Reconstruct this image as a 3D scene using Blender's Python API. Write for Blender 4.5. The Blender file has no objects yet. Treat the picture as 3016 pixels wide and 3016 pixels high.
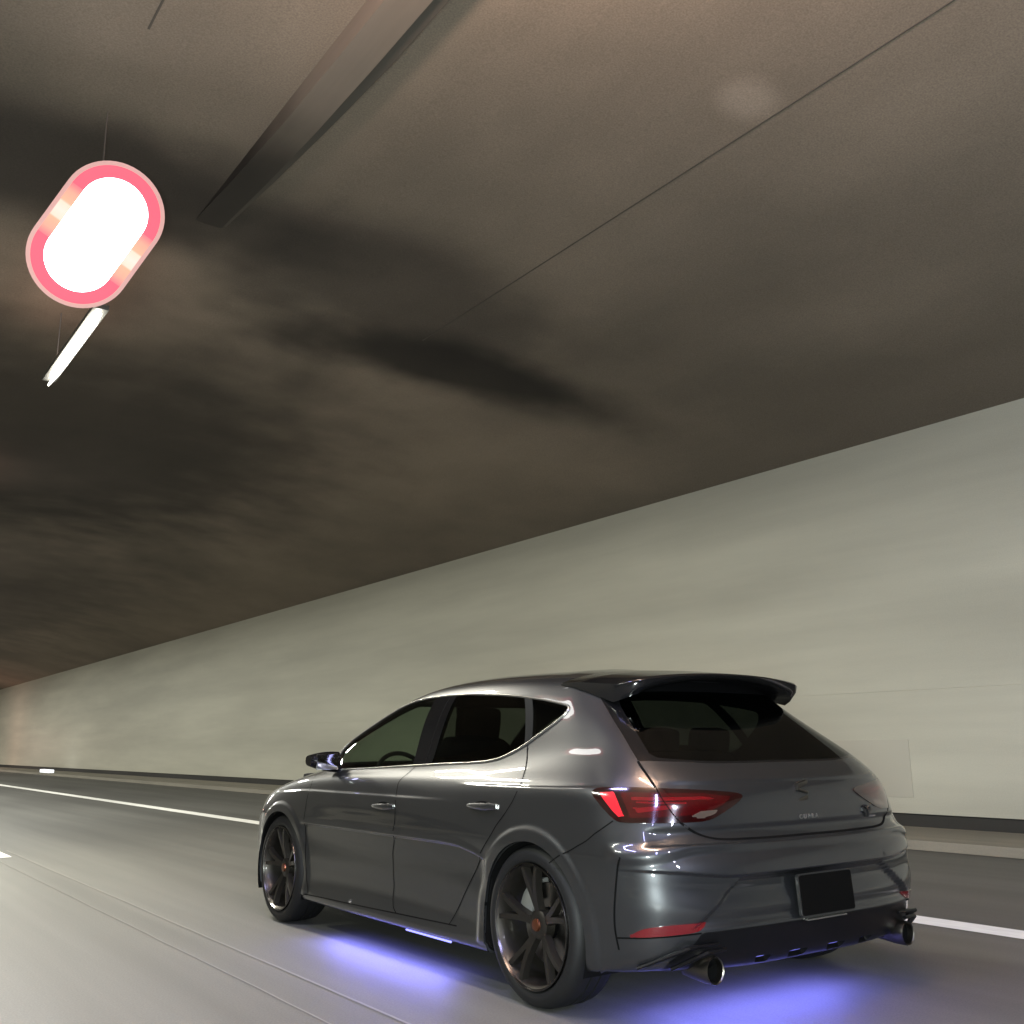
import bpy, bmesh, math, random
import numpy as np
from mathutils import Vector, Matrix
random.seed(4)
scene = bpy.context.scene
COL = scene.collection
R = math.radians

# ---------------------------------------------------------------- camera
M = np.array([[0.81483078, -0.57960708, -0.01031649], [0.12301221, 0.19027087, -0.97399435], [0.56649695, 0.79237152, 0.22633731]])
camd = bpy.data.cameras.new('camera'); cam = bpy.data.objects.new('camera', camd); COL.objects.link(cam)
cm = Matrix.Identity(4)
for i in range(3):
    cm[i][0] = M[0][i]; cm[i][1] = -M[1][i]; cm[i][2] = -M[2][i]
cm.translation = (-3.509, -2.769, 1.047)
cam.matrix_world = cm
camd.sensor_width = 36; camd.lens = 36 * 2950.46 / 3016; camd.clip_end = 600; camd.clip_start = .05
scene.camera = cam

# ---------------------------------------------------------------- world: night, seen only past the far mouths of the tunnel
w = bpy.data.worlds.new("World"); scene.world = w; w.use_nodes = True
bg = w.node_tree.nodes['Background']; bg.inputs[0].default_value = (.012, .014, .02, 1); bg.inputs[1].default_value = .3
scene.view_settings.view_transform = 'Standard'; scene.view_settings.look = 'None'
scene.view_settings.exposure = 0.0; scene.view_settings.gamma = 1
scene.cycles.use_denoising = True
scene.cycles.max_bounces = 8; scene.cycles.transparent_max_bounces = 16
scene.cycles.sample_clamp_indirect = 6.0
LAMP_W = 590.0      # power of one ceiling luminaire
GLOW_W = 11.5        # power of one underbody tube

# ---------------------------------------------------------------- materials
def mat(name, col, rough=.5, metal=0, coat=0, coat_rough=.05, emit=None, estr=0, spec=.5, bump=None, var=None):
    m = bpy.data.materials.new(name); m.use_nodes = True; nt = m.node_tree; b = nt.nodes['Principled BSDF']
    b.inputs['Base Color'].default_value = (*col, 1); b.inputs['Roughness'].default_value = rough
    b.inputs['Metallic'].default_value = metal; b.inputs['Coat Weight'].default_value = coat
    b.inputs['Coat Roughness'].default_value = coat_rough; b.inputs['Specular IOR Level'].default_value = spec
    if emit: b.inputs['Emission Color'].default_value = (*emit, 1); b.inputs['Emission Strength'].default_value = estr
    tc = nt.nodes.new('ShaderNodeTexCoord')
    def noise(scale, detail=4, stretch=None, rough_=.55):
        mp = nt.nodes.new('ShaderNodeMapping'); nt.links.new(tc.outputs['Object'], mp.inputs[0])
        if stretch: mp.inputs['Scale'].default_value = stretch
        n = nt.nodes.new('ShaderNodeTexNoise'); n.inputs['Scale'].default_value = scale; n.inputs['Detail'].default_value = detail
        n.inputs['Roughness'].default_value = rough_
        nt.links.new(mp.outputs[0], n.inputs['Vector']); return n.outputs['Fac']
    def ramp(src, a, b_, ca, cb):
        r = nt.nodes.new('ShaderNodeValToRGB'); r.color_ramp.elements[0].position = a; r.color_ramp.elements[1].position = b_
        r.color_ramp.elements[0].color = (*ca, 1) if len(ca) == 3 else ca; r.color_ramp.elements[1].color = (*cb, 1)
        nt.links.new(src, r.inputs[0]); return r.outputs[0]
    if var:   # list of (scale, stretch, lo multiplier, hi multiplier, a, b)
        cur = None
        for sc_, st, lo, hi, a, b_ in var:
            c = ramp(noise(sc_, 5, st), a, b_, lo if isinstance(lo, tuple) else (lo,) * 3, hi if isinstance(hi, tuple) else (hi,) * 3)
            mx = nt.nodes.new('ShaderNodeMix'); mx.data_type = 'RGBA'; mx.blend_type = 'MULTIPLY'; mx.inputs[0].default_value = 1
            if cur is None: mx.inputs[6].default_value = (*col, 1)
            else: nt.links.new(cur, mx.inputs[6])
            nt.links.new(c, mx.inputs[7]); cur = mx.outputs[2]
        nt.links.new(cur, b.inputs['Base Color'])
    if bump:
        bp = nt.nodes.new('ShaderNodeBump'); bp.inputs['Strength'].default_value = bump[1]; bp.inputs['Distance'].default_value = bump[2]
        nt.links.new(noise(bump[0], 6), bp.inputs['Height']); nt.links.new(bp.outputs[0], b.inputs['Normal'])
    return m
def glass(name, tint, refl=1.0):
    m = bpy.data.materials.new(name); m.use_nodes = True; nt = m.node_tree
    for n in list(nt.nodes): nt.nodes.remove(n)
    o = nt.nodes.new('ShaderNodeOutputMaterial'); t = nt.nodes.new('ShaderNodeBsdfTransparent'); t.inputs[0].default_value = (*tint, 1)
    g = nt.nodes.new('ShaderNodeBsdfGlossy'); g.inputs['Roughness'].default_value = .02
    lw = nt.nodes.new('ShaderNodeLayerWeight'); lw.inputs[0].default_value = .5
    pw = nt.nodes.new('ShaderNodeMath'); pw.operation = 'POWER'; pw.inputs[1].default_value = 5; nt.links.new(lw.outputs['Facing'], pw.inputs[0])
    f = nt.nodes.new('ShaderNodeMath'); f.operation = 'MULTIPLY_ADD'; f.inputs[1].default_value = .92; f.inputs[2].default_value = .05; nt.links.new(pw.outputs[0], f.inputs[0])
    x = nt.nodes.new('ShaderNodeMixShader'); nt.links.new(f.outputs[0], x.inputs[0]); nt.links.new(t.outputs[0], x.inputs[1]); nt.links.new(g.outputs[0], x.inputs[2])
    nt.links.new(x.outputs[0], o.inputs[0]); return m
PAINT = mat('grey_metallic_paint', (.045, .047, .050), .41, .85, 1.0, .02, var=[(900, None, .93, 1.07, .3, .7)])
BLACK = mat('gloss_black', (.004, .004, .0045), .14, 0, .25, .03, spec=.4)
DIFF = mat('diffuser_black', (.003, .003, .0035), .3, 0, 0, spec=.25)
PLASTIC = mat('black_plastic', (.012, .012, .012), .38)
RUBBER = mat('tyre_rubber', (.006, .006, .006), .6, spec=.3, bump=(90, .2, .002))
DARK = mat('dark_gap', (.002, .002, .002), .9, spec=.1)
LINER = mat('dark_lining', (.012, .012, .012), .9, spec=.2)
FABRIC = mat('seat_fabric', (.012, .012, .013), .9, spec=.2)
GLASS = glass('side_glass', (.44, .51, .44)); GLASS_D = glass('privacy_glass', (.13, .145, .13)); GLASS_R = glass('rear_glass', (.15, .18, .165))
TRIM = mat('satin_trim', (.32, .31, .29), .28, .9)
CHROME = mat('chrome', (.6, .6, .6), .08, 1)
STEEL = mat('exhaust_steel', (.13, .12, .105), .34, 1)
RIM = mat('dark_rim', (.036, .032, .027), .42, .8, .1)
RIMLIP = mat('rim_edge', (.10, .095, .09), .2, 1)
COPPER = mat('copper_cap', (.20, .075, .04), .3, .9)
DISC = mat('brake_disc', (.22, .21, .2), .3, 1)
REDDARK = mat('lamp_lens_dark', (.034, .0008, .0014), .12, 0, 1, .02)
REDEDGE = mat('lamp_lens_edge', (.010, .0006, .0008), .12, 0, 1, .02)
REDMID = mat('lamp_lens_red', (.10, .002, .004), .12, 0, 1, .02)
REDLIT = mat('lamp_lens_lit', (.45, .012, .02), .15, 0, 1, .02, emit=(1, .03, .045), estr=.20)
LENSCLEAR = mat('lamp_lens_clear', (.12, .09, .075), .1, .5, 1, .02)
REFL = mat('reflector_red', (.10, .003, .005), .18, 0, 1, .02)
HEADL = mat('headlamp_lens', (.25, .26, .27), .08, .6, 1)
PLATE = mat('plate_black', (.001, .001, .001), .6, spec=.1)
PLATEF = mat('plate_frame', (.014, .014, .013), .5)
ROAD = mat('asphalt', (.094, .094, .086), .62, var=[(1.0, (.9, .05, 1), .68, 1.25, .3, .7), (.35, (1, .16, 1), .78, 1.18, .3, .7), (4.5, (1, .02, 1), .9, 1.08, .35, .65), (110, None, .82, 1.18, .35, .65)], bump=(420, .25, .002))
WALLM = mat('painted_wall', (.60, .59, .485), .55, var=[(.45, (1, .16, 1.3), .76, 1.07, .32, .66), (1.1, (1, .12, 1.8), .88, 1.06, .3, .7), (90, None, .93, 1.07, .3, .7)])
CEIL = mat('sooty_shaded_concrete', (.262, .217, .172), .85, var=[(.20, (1, .7, 1), (.66, .67, .66), (1.1, 1.08, 1.06), .36, .62), (.8, (.6, .25, 1), .85, 1.12, .3, .7), (75, None, .80, 1.20, .3, .7)])
KERB = mat('kerb_concrete', (.22, .205, .165), .8, var=[(3, (1, .1, 1), .8, 1.15, .3, .7), (160, None, .85, 1.15, .3, .7)])
PLINTH = mat('dark_plinth', (.035, .034, .030), .8, var=[(2, (1, .1, 1), .7, 1.2, .3, .7)])
LINE = mat('white_road_paint', (.88, .88, .84), .55, var=[(30, (1, .15, 1), .90, 1.05, .3, .6)])
SEAL = mat('crack_sealer', (.19, .188, .17), .62)

# ---------------------------------------------------------------- helpers
def link(name, me, mats=(), parent=None, smooth=True):
    o = bpy.data.objects.new(name, me); COL.objects.link(o)
    for m in (mats if isinstance(mats, (list, tuple)) else [mats]): me.materials.append(m)
    if smooth: me.shade_smooth()
    if parent is not None: o.parent = parent
    return o
def tag(o, label=None, cat=None, group=None, kind=None):
    if label: o['label'] = label
    if cat: o['category'] = cat
    if group: o['group'] = group
    if kind: o['kind'] = kind
    return o
def empty(name, loc=(0, 0, 0)):
    o = bpy.data.objects.new(name, None); o.location = loc; COL.objects.link(o); return o
class MB:
    """collects polygons into one mesh"""
    def __init__(s): s.v = []; s.f = []; s.m = []
    def add(s, vs, fs, mi=0):
        k = len(s.v); s.v += [tuple(map(float, p)) for p in vs]; s.f += [tuple(i + k for i in f) for f in fs]; s.m += [mi] * len(fs)
    def box(s, a, b, mi=0, rot=None, org=(0, 0, 0)):
        p = [(x, y, z) for z in (a[2], b[2]) for y in (a[1], b[1]) for x in (a[0], b[0])]
        if rot is not None: p = [tuple(Vector(org) + rot @ (Vector(q) - Vector(org))) for q in p]
        s.add(p, [(0, 2, 3, 1), (4, 5, 7, 6), (0, 1, 5, 4), (2, 6, 7, 3), (0, 4, 6, 2), (1, 3, 7, 5)], mi)
    def prism(s, poly, axis, a, b, mi=0):
        n = len(poly)
        def P(q, t): return {0: (t, q[0], q[1]), 1: (q[0], t, q[1]), 2: (q[0], q[1], t)}[axis]
        s.add([P(q, a) for q in poly] + [P(q, b) for q in poly],
              [tuple(range(n))[::-1], tuple(range(n, 2 * n))] + [(i, (i + 1) % n, n + (i + 1) % n, n + i) for i in range(n)], mi)
    def grid(s, G, mi=0, flip=False, closeu=False):
        G = np.asarray(G, float); a, b = G.shape[:2]
        fs = []
        for i in range(a - 1):
            for j in range(b if closeu else b - 1):
                j2 = (j + 1) % b
                f = (i * b + j, i * b + j2, (i + 1) * b + j2, (i + 1) * b + j)
                fs.append(f[::-1] if flip else f)
        s.add(G.reshape(-1, 3), fs, mi)
    def tube(s, pts, r, n=10, mi=0, cap=True, sq=1.0):
        pts = [Vector(p) for p in pts]; G = []
        for i, p in enumerate(pts):
            t = (pts[min(i + 1, len(pts) - 1)] - pts[max(i - 1, 0)]).normalized()
            up = Vector((0, 0, 1)) if abs(t.z) < .9 else Vector((0, 1, 0))
            a = t.cross(up).normalized(); b = a.cross(t)
            rr = r[i] if isinstance(r, (list, tuple)) else r
            G.append([tuple(p + a * rr * math.cos(k * 2 * math.pi / n) + b * rr * sq * math.sin(k * 2 * math.pi / n)) for k in range(n)])
        s.grid(G, mi, closeu=True)
        if cap:
            k = len(s.v) - len(pts) * n
            s.f.append(tuple(k + j for j in range(n))); s.m.append(mi)
            s.f.append(tuple(len(s.v) - n + j for j in range(n))[::-1]); s.m.append(mi)
    def lathe(s, prof, center, axis=0, n=64, mi=0, sgn=1):
        """profile of (axial, radius) turned round the x axis"""
        G = []
        for k in range(n):
            a = 2 * math.pi * k / n
            G.append([(center[0] + sgn * ax, center[1] + r * math.cos(a), center[2] + r * math.sin(a)) for ax, r in prof])
        G.append(G[0]); s.grid(G, mi, flip=sgn < 0)
    def build(s, name, mats, parent=None, smooth=True, bevel=0, angle=35):
        me = bpy.data.meshes.new(name); me.from_pydata(s.v, [], s.f)
        for p, i in zip(me.polygons, s.m): p.material_index = i
        bm = bmesh.new(); bm.from_mesh(me); bmesh.ops.remove_doubles(bm, verts=bm.verts, dist=1e-5); bmesh.ops.recalc_face_normals(bm, faces=bm.faces)
        if bevel: bmesh.ops.bevel(bm, geom=[e for e in bm.edges if e.is_manifold and e.calc_face_angle(0) > .5], offset=bevel, segments=2, profile=.7, affect='EDGES')
        bm.to_mesh(me); bm.free()
        o = link(name, me, mats, parent, smooth)
        if smooth:
            me.set_sharp_from_angle(angle=R(angle))
        return o

# ================================================================= SETTING
def sheet(name, x0, x1, y0, y1, z, m, parent=None, nz=None):
    b = MB(); ys = np.linspace(y0, y1, 40)
    b.grid([[(x0, y, z), (x1, y, z)] for y in ys]); return b.build(name, m, parent, smooth=False)
Y0, Y1 = -45, 260
tag(sheet('road', -8.6, 8.4, Y0, Y1, 0, ROAD), kind='structure')
tag(sheet('edge_line', 2.05, 2.29, Y0, Y1, .004, LINE), kind='structure')
ld = MB()
for k in range(-3, 16):
    y = 8.75 + k * 12
    if k == -1: continue
    ld.add([(-1.66, y, .004), (-1.48, y, .004), (-1.48, y + 6, .004), (-1.66, y + 6, .004)], [(0, 1, 2, 3)])
tag(ld.build('lane_line', LINE, smooth=False), kind='structure')
cr = MB(); rnd = random.Random(2)
for x0, ww in ((-1.64, .009), (-1.40, .014)):
    L = []
    xx = x0
    for k in range(260):
        y = -6 + k * .06; xx += rnd.uniform(-.0012, .0012) + (x0 - xx) * .1; L.append([(xx - ww / 2, y, .003), (xx + ww / 2, y, .003)])
    cr.grid(L)
tag(cr.build('road_joint_seal', SEAL, smooth=False), kind='structure')
# walkway on the right: sloped kerb, dark plinth, painted wall
kb = MB(); kb.prism([(5.68, 0.004), (5.72, .09), (6.72, .13), (6.72, 0.004)], 1, Y0, Y1)
tag(kb.build('pavement', KERB, smooth=False), kind='structure')
kb = MB(); kb.prism([(-7.6, 0.004), (-7.64, .09), (-8.3, .11), (-8.3, 0.004)], 1, Y0, Y1)
tag(kb.build('pavement', KERB, smooth=False), kind='structure')
XW, ZW = 6.8, 4.58
wall = empty('tunnel_wall', (XW, 0, 0)); tag(wall, 'pale beige painted tunnel wall behind the grey car', 'wall')
def world_child(o, p):
    o.parent = p; o.matrix_parent_inverse = Matrix.Translation(-Vector(p.location)); return o
def ywall(x, s, mm, root):
    b = MB(); b.box((min(x, x + s * .2), Y0, .26), (max(x, x + s * .2), Y1, 1.60)); world_child(b.build('lower_panel', mm, smooth=False), root)
    b = MB(); b.box((min(x + s * .001, x + s * .2), Y0, 1.6015), (max(x + s * .001, x + s * .2), Y1, ZW)); world_child(b.build('upper_panel', mm, smooth=False), root)
    b = MB(); b.box((min(x + s * .03, x + s * .25), Y0, .0), (max(x + s * .03, x + s * .25), Y1, .259)); world_child(b.build('plinth', PLINTH, smooth=False), root)
ywall(XW, 1, WALLM, wall)
b = MB(); b.box((XW - .006, 4.05, .43), (XW + .05, 5.7, 1.06)); HATCH = mat('hatch_paint', (.51, .495, .41), .55)
world_child(b.build('hatch_panel', HATCH, bevel=.004), wall)
WALLD = mat('darkened_wall', (.11, .105, .09), .7, var=[(.5, (1, .1, 1.6), .7, 1.1, .3, .7)])  # unseen left wall, darkened so the car side reflects less light
wl = empty('tunnel_wall', (-8.3, 0, 0)); tag(wl, 'darkened tunnel wall on the far left side of the road, out past the round sign', 'wall'); ywall(-8.3, -1, WALLD, wl)
# vaulted ceiling with construction joints
XC = -.75
def zc(x): return 5.75 - 1.17 * ((x - XC) / 7.55) ** 2
cb = MB(); xs = np.linspace(-8.6, 7.1, 60)
ys = np.linspace(Y0, Y1, 30)
cb.grid([[(x, y, zc(x)) for x in xs] for y in ys]); cb.grid([[(x, y, zc(x) + .3) for x in xs] for y in ys], flip=True)
ceil = cb.build('ceiling', CEIL); tag(ceil, kind='structure')
JOINT = mat('dark_joint', (.085, .075, .062), .9)
jb = MB()
for x, ww in ((-2.10, .014), (1.95, .010)):
    jb.box((x - ww / 2, Y0, zc(x) - .006), (x + ww / 2, 3.3 if x < 0 else 6.6, zc(x) + .05))
tag(jb.build('ceiling_joint', JOINT, smooth=False), kind='structure')
tr = empty('cable_tray', (-.95, 0, zc(-.95))); tag(tr, 'long concrete-grey cable duct running along under the ceiling', 'cable duct')
TRAY = mat('duct_grey', (.22, .18, .145), .7, var=[(3, (1, .1, 1), .8, 1.15, .3, .7)])
b = MB(); b.grid([[(-1.01, y, 5.79), (-1.01, y, z), (-.76, y, z), (-.76, y, 5.79)] for y, z in ((Y0, 5.58), (2.6, 5.58), (3.6, 5.60), (4.6, 5.66), (5.8, 5.76))]); world_child(b.build('duct', TRAY, smooth=False), tr)
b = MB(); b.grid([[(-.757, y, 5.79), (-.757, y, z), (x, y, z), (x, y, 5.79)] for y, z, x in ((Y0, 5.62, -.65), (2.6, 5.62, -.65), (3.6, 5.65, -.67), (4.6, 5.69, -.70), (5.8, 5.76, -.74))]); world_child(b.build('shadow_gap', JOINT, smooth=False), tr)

# ---- ceiling luminaires: one row over the lane line
TUBE = mat('lamp_tube', (1, 1, 1), .5, emit=(1, .95, .82), estr=22)
CASE = mat('lamp_case', (.25, .25, .24), .5, .5)
def luminaire(y, label, power=LAMP_W, col=(1, .95, .80), x=-1.57, up=6):
    r = empty('ceiling_lamp', (x, y, 5.0)); tag(r, label, 'lamp', 'ceiling lamps over the lane line')
    b = MB(); b.tube([(0, -1.14, 0), (0, -.9, 0), (0, .6, 0), (0, 1.14, 0)], [.010, .030, .028, .008], 14); b.build('tube', TUBE, r)
    b = MB(); b.box((-.07, -1.15, .048), (.07, 1.15, .10)); b.build('housing', CASE, r, bevel=.008)
    for yy in (-.8, .8): b = MB(); b.tube([(0, yy, .1), (0, yy, zc(x) - 5.0)], .006, 6); b.build('hanger', CASE, r)
    l = bpy.data.lights.new('lamp_light', 'AREA'); l.shape = 'RECTANGLE'; l.size = .12; l.size_y = 2.2; l.energy = power; l.color = col
    o = bpy.data.objects.new('lamp_light', l); COL.objects.link(o); o.parent = r; o.location = (0, 0, -.055)
    l = bpy.data.lights.new('added_uplight', 'AREA'); l.shape = 'RECTANGLE'; l.size = .3; l.size_y = 2.2; l.energy = up; l.color = (1, .70, .56)  # added upward light, brightens and warms the ceiling above the lamp
    o = bpy.data.objects.new('added_uplight', l); COL.objects.link(o); o.parent = r; o.location = (0, 0, .16); o.rotation_euler = (R(180), 0, 0)
    return r
luminaire(7.65, 'slim glowing tube lamp just below the round lit sign')
for y, p in ((-.9, .10), (-9.4, 1.2), (16.2, 1), (24.7, 1), (33.2, 1), (41.7, 1), (50.2, 1), (59.0, 1), (70.0, 1)):
    luminaire(y, {-.9: 'tube lamp of the row hanging above the grey car', -9.4: 'tube lamp of the row behind the camera', 16.2: 'first tube lamp beyond the one at the round sign', 24.7: 'second tube lamp beyond the one at the round sign', 33.2: 'third tube lamp beyond the one at the round sign', 41.7: 'fourth tube lamp beyond the one at the round sign'  , 50.2: 'fifth tube lamp beyond the one at the round sign', 59.0: 'sixth tube lamp beyond the one at the round sign'}.get(y, 'farthest tube lamp of the row beyond the round sign'), LAMP_W * p, (.97, .96, .86) if y > -5 else (.78, .80, 1.0), up=1050 if y == -.9 else 8)

# ---- lit round sign
S0 = Vector((-2.10, 4.34, 4.67))
sg = empty('illuminated_sign', S0); tag(sg, 'glowing white sign with a red ring hanging under the ceiling', 'sign')
# the sign faces the oncoming lane at an angle; centres of its two round ends
fw = Vector((-0.1739, -0.87739, -0.44715)).normalized()
A_, B_ = Vector((-2.0184, 4.2397, 4.8352)), Vector((-2.1783, 4.4394, 4.5054))
ax = (A_ - B_); half = ax.length / 2; ax.normalize(); ay = fw.cross(ax).normalized(); mid = (A_ + B_) / 2
sg.location = mid
SW = mat('sign_white', (1, 1, 1), .4, emit=(1, .97, .93), estr=9)
SR = mat('sign_red', (.3, .02, .04), .5, emit=(1, .10, .165), estr=.92)
SO = mat('sign_orange', (1, .45, .25), .4, emit=(1, .46, .27), estr=1.0)
SP = mat('sign_peach', (1, .8, .7), .4, emit=(1, .80, .68), estr=1.1)
SE = mat('sign_rim', (.3, .2, .18), .5, emit=(1, .50, .45), estr=.55)
def stad(r, n=28):
    return [(half + r * math.sin(t), -r * math.cos(t)) for t in np.linspace(0, math.pi, n)] + [(-half - r * math.sin(t), r * math.cos(t)) for t in np.linspace(0, math.pi, n)]
def sp(p, dpt): return tuple(ax * p[0] + ay * p[1] + fw * dpt)
RO = .352; RI = .235
n = 28
b = MB(); q = stad(RI); b.add([sp(p, .012) for p in q] + [sp(p, -.02) for p in q], [tuple(range(2 * n))] + [(i, (i + 1) % (2 * n), 2 * n + (i + 1) % (2 * n), 2 * n + i) for i in range(2 * n)]); b.build('lit_face', SW, sg)
def band(r0, r1, idx, m, name, d0, d1=None):
    a = stad(r0); c = stad(r1); b = MB()
    b.grid([[sp(a[i % (2 * n)], d0), sp(c[i % (2 * n)], d0 if d1 is None else d1)] for i in idx]); return b.build(name, m, sg)
band(RI, RO - .03, range(0, 28), SR, 'red_ring', .010); band(RI, RO - .03, range(28, 56), SR, 'red_ring', .010)
def gradient_emitter(name, stops):
    m = bpy.data.materials.new(name); m.use_nodes = True; nt = m.node_tree; b_ = nt.nodes['Principled BSDF']
    tc = nt.nodes.new('ShaderNodeTexCoord'); dt = nt.nodes.new('ShaderNodeVectorMath'); dt.operation = 'DOT_PRODUCT'; dt.inputs[1].default_value = tuple(ax)
    nt.links.new(tc.outputs['Object'], dt.inputs[0])
    ab = nt.nodes.new('ShaderNodeMath'); ab.operation = 'ABSOLUTE'; nt.links.new(dt.outputs['Value'], ab.inputs[0])
    dv = nt.nodes.new('ShaderNodeMath'); dv.operation = 'DIVIDE'; dv.inputs[1].default_value = half; nt.links.new(ab.outputs[0], dv.inputs[0])
    rp = nt.nodes.new('ShaderNodeValToRGB'); nt.links.new(dv.outputs[0], rp.inputs[0])
    while len(rp.color_ramp.elements) < len(stops): rp.color_ramp.elements.new(.5)
    for e, (q, c) in zip(rp.color_ramp.elements, stops): e.position = q; e.color = (*c, 1)
    b_.inputs['Base Color'].default_value = (.2, .1, .08, 1); nt.links.new(rp.outputs[0], b_.inputs['Emission Color']); b_.inputs['Emission Strength'].default_value = .97
    return m
SG = gradient_emitter('sign_side', [(0, (1, .80, .68)), (.28, (1, .74, .58)), (.34, (1, .44, .25)), (.70, (1, .36, .24)), (1.0, (1, .10, .165))])
for s in (-1, 1):
    b = MB(); b.grid([[sp((t, s * RI), .010), sp((t, s * (RO - .03)), .010)] for t in np.linspace(-half, half, 12)]); b.build('side_band', SG, sg)
band(RO - .03, RO, list(range(57)), SE, 'rim', .010, .004)
b = MB(); q = stad(RO)
b.add([sp(p, .004) for p in q] + [sp(p, -.10) for p in q], [tuple(range(2 * n, 4 * n))] + [(i, (i + 1) % (2 * n), 2 * n + (i + 1) % (2 * n), 2 * n + i) for i in range(2 * n)])
b.build('casing', CASE, sg, smooth=False)
for s in (0,):
    b = MB(); p = mid + ax * s + fw * -.06; b.tube([tuple(Vector((p.x, p.y, p.z)) - mid), (p.x - mid.x, p.y - mid.y, zc(p.x) - mid.z)], .006, 6); b.build('hanger', JOINT, sg)

# ---- small marker on the kerb, far ahead, and the red lamp of traffic further on
b = MB(); b.box((-.22, -.9, 0), (.0, .9, .13)); MK = mat('marker_white', (.85, .86, .9), .3, emit=(.9, .95, 1), estr=1.2)
mk = b.build('kerb_marker', MK, bevel=.03); mk.location = (5.98, 44.6, .10); tag(mk, 'small glowing white marker on the kerb far down the tunnel', 'marker')
l = bpy.data.lights.new('far_red_light', 'POINT'); l.energy = 110; l.color = (1, .55, .45); l.shadow_soft_size = .3
o = bpy.data.objects.new('far_red_light', l); COL.objects.link(o); o.location = (3.6, 58, 1.2)

# shade bands and a soft light spot painted into the ceiling colour
def light_shade_patch(m, cx, cy, hx, hy, ang, mul, soft=1.0):
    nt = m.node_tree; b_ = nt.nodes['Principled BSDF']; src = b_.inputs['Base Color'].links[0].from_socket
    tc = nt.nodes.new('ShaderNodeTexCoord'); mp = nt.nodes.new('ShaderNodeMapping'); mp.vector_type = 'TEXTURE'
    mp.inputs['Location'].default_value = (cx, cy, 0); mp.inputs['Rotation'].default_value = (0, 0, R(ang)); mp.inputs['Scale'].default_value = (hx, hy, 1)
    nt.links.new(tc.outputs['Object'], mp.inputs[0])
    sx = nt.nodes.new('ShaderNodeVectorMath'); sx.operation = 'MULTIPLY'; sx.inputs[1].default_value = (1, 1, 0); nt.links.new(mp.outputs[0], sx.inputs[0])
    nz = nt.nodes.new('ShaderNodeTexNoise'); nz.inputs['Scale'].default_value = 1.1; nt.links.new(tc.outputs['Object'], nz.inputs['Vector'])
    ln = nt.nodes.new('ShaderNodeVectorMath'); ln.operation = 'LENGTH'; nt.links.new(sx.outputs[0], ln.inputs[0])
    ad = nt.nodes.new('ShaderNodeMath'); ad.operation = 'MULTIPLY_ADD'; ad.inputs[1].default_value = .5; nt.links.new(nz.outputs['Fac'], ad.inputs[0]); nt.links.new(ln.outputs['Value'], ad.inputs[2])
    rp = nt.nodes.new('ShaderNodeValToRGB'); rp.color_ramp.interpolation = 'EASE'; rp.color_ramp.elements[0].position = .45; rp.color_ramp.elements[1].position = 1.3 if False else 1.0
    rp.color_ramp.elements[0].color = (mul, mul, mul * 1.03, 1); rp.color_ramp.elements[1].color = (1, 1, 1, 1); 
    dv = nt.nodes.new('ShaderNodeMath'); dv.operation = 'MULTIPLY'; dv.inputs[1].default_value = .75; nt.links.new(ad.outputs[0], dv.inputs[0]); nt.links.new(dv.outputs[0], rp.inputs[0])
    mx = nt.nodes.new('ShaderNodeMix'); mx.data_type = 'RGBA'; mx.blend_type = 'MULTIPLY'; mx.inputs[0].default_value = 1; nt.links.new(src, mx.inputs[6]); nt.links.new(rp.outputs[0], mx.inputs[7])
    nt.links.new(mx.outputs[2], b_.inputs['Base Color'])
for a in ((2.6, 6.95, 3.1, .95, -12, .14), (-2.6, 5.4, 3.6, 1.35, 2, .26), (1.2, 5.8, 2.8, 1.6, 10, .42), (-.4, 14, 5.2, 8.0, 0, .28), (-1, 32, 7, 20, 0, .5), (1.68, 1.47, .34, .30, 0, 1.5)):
    light_shade_patch(CEIL, *a)

light_shade_patch(TRAY, -1.2, 5.2, 3.4, 2.0, 2, .12)  # shade painted into the duct colour where it fades out
# ---- lamp of the filming car beside the camera (seen as glints in the paint of the grey car) and an added bluish light overhead that tints the car
l = bpy.data.lights.new('camera_car_light', 'POINT'); l.energy = 1200; l.color = (.90, 1.0, .97); l.shadow_soft_size = .22
o = bpy.data.objects.new('camera_car_light', l); COL.objects.link(o); o.location = (-3.75, -3.0, .95)
l = bpy.data.lights.new('added_blue_light', 'AREA'); l.shape = 'RECTANGLE'; l.size = .3; l.size_y = 2.0; l.energy = 130; l.color = (.48, .48, 1.0)
o = bpy.data.objects.new('added_blue_light', l); COL.objects.link(o); o.location = (-3.0, -4.2, 4.6)
o.rotation_euler = (Vector((0, .5, .8)) - o.location).to_track_quat('-Z', 'Y').to_euler()

luminaire(2.4, 'tube lamp added over the left lane to brighten the road', 260, (.96, 1.0, .86), x=-5.3, up=5)  # added lamp out of view, brightens the road left of the car
l = bpy.data.lights.new('added_violet_light', 'AREA'); l.shape = 'RECTANGLE'; l.size = .15; l.size_y = 1.2; l.energy = 120; l.color = (.45, .45, 1.0)  # added bare light without a lamp body, tints the rear pillar violet
o = bpy.data.objects.new('added_violet_light', l); COL.objects.link(o); o.location = (-3.1, .6, 4.9)

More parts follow.
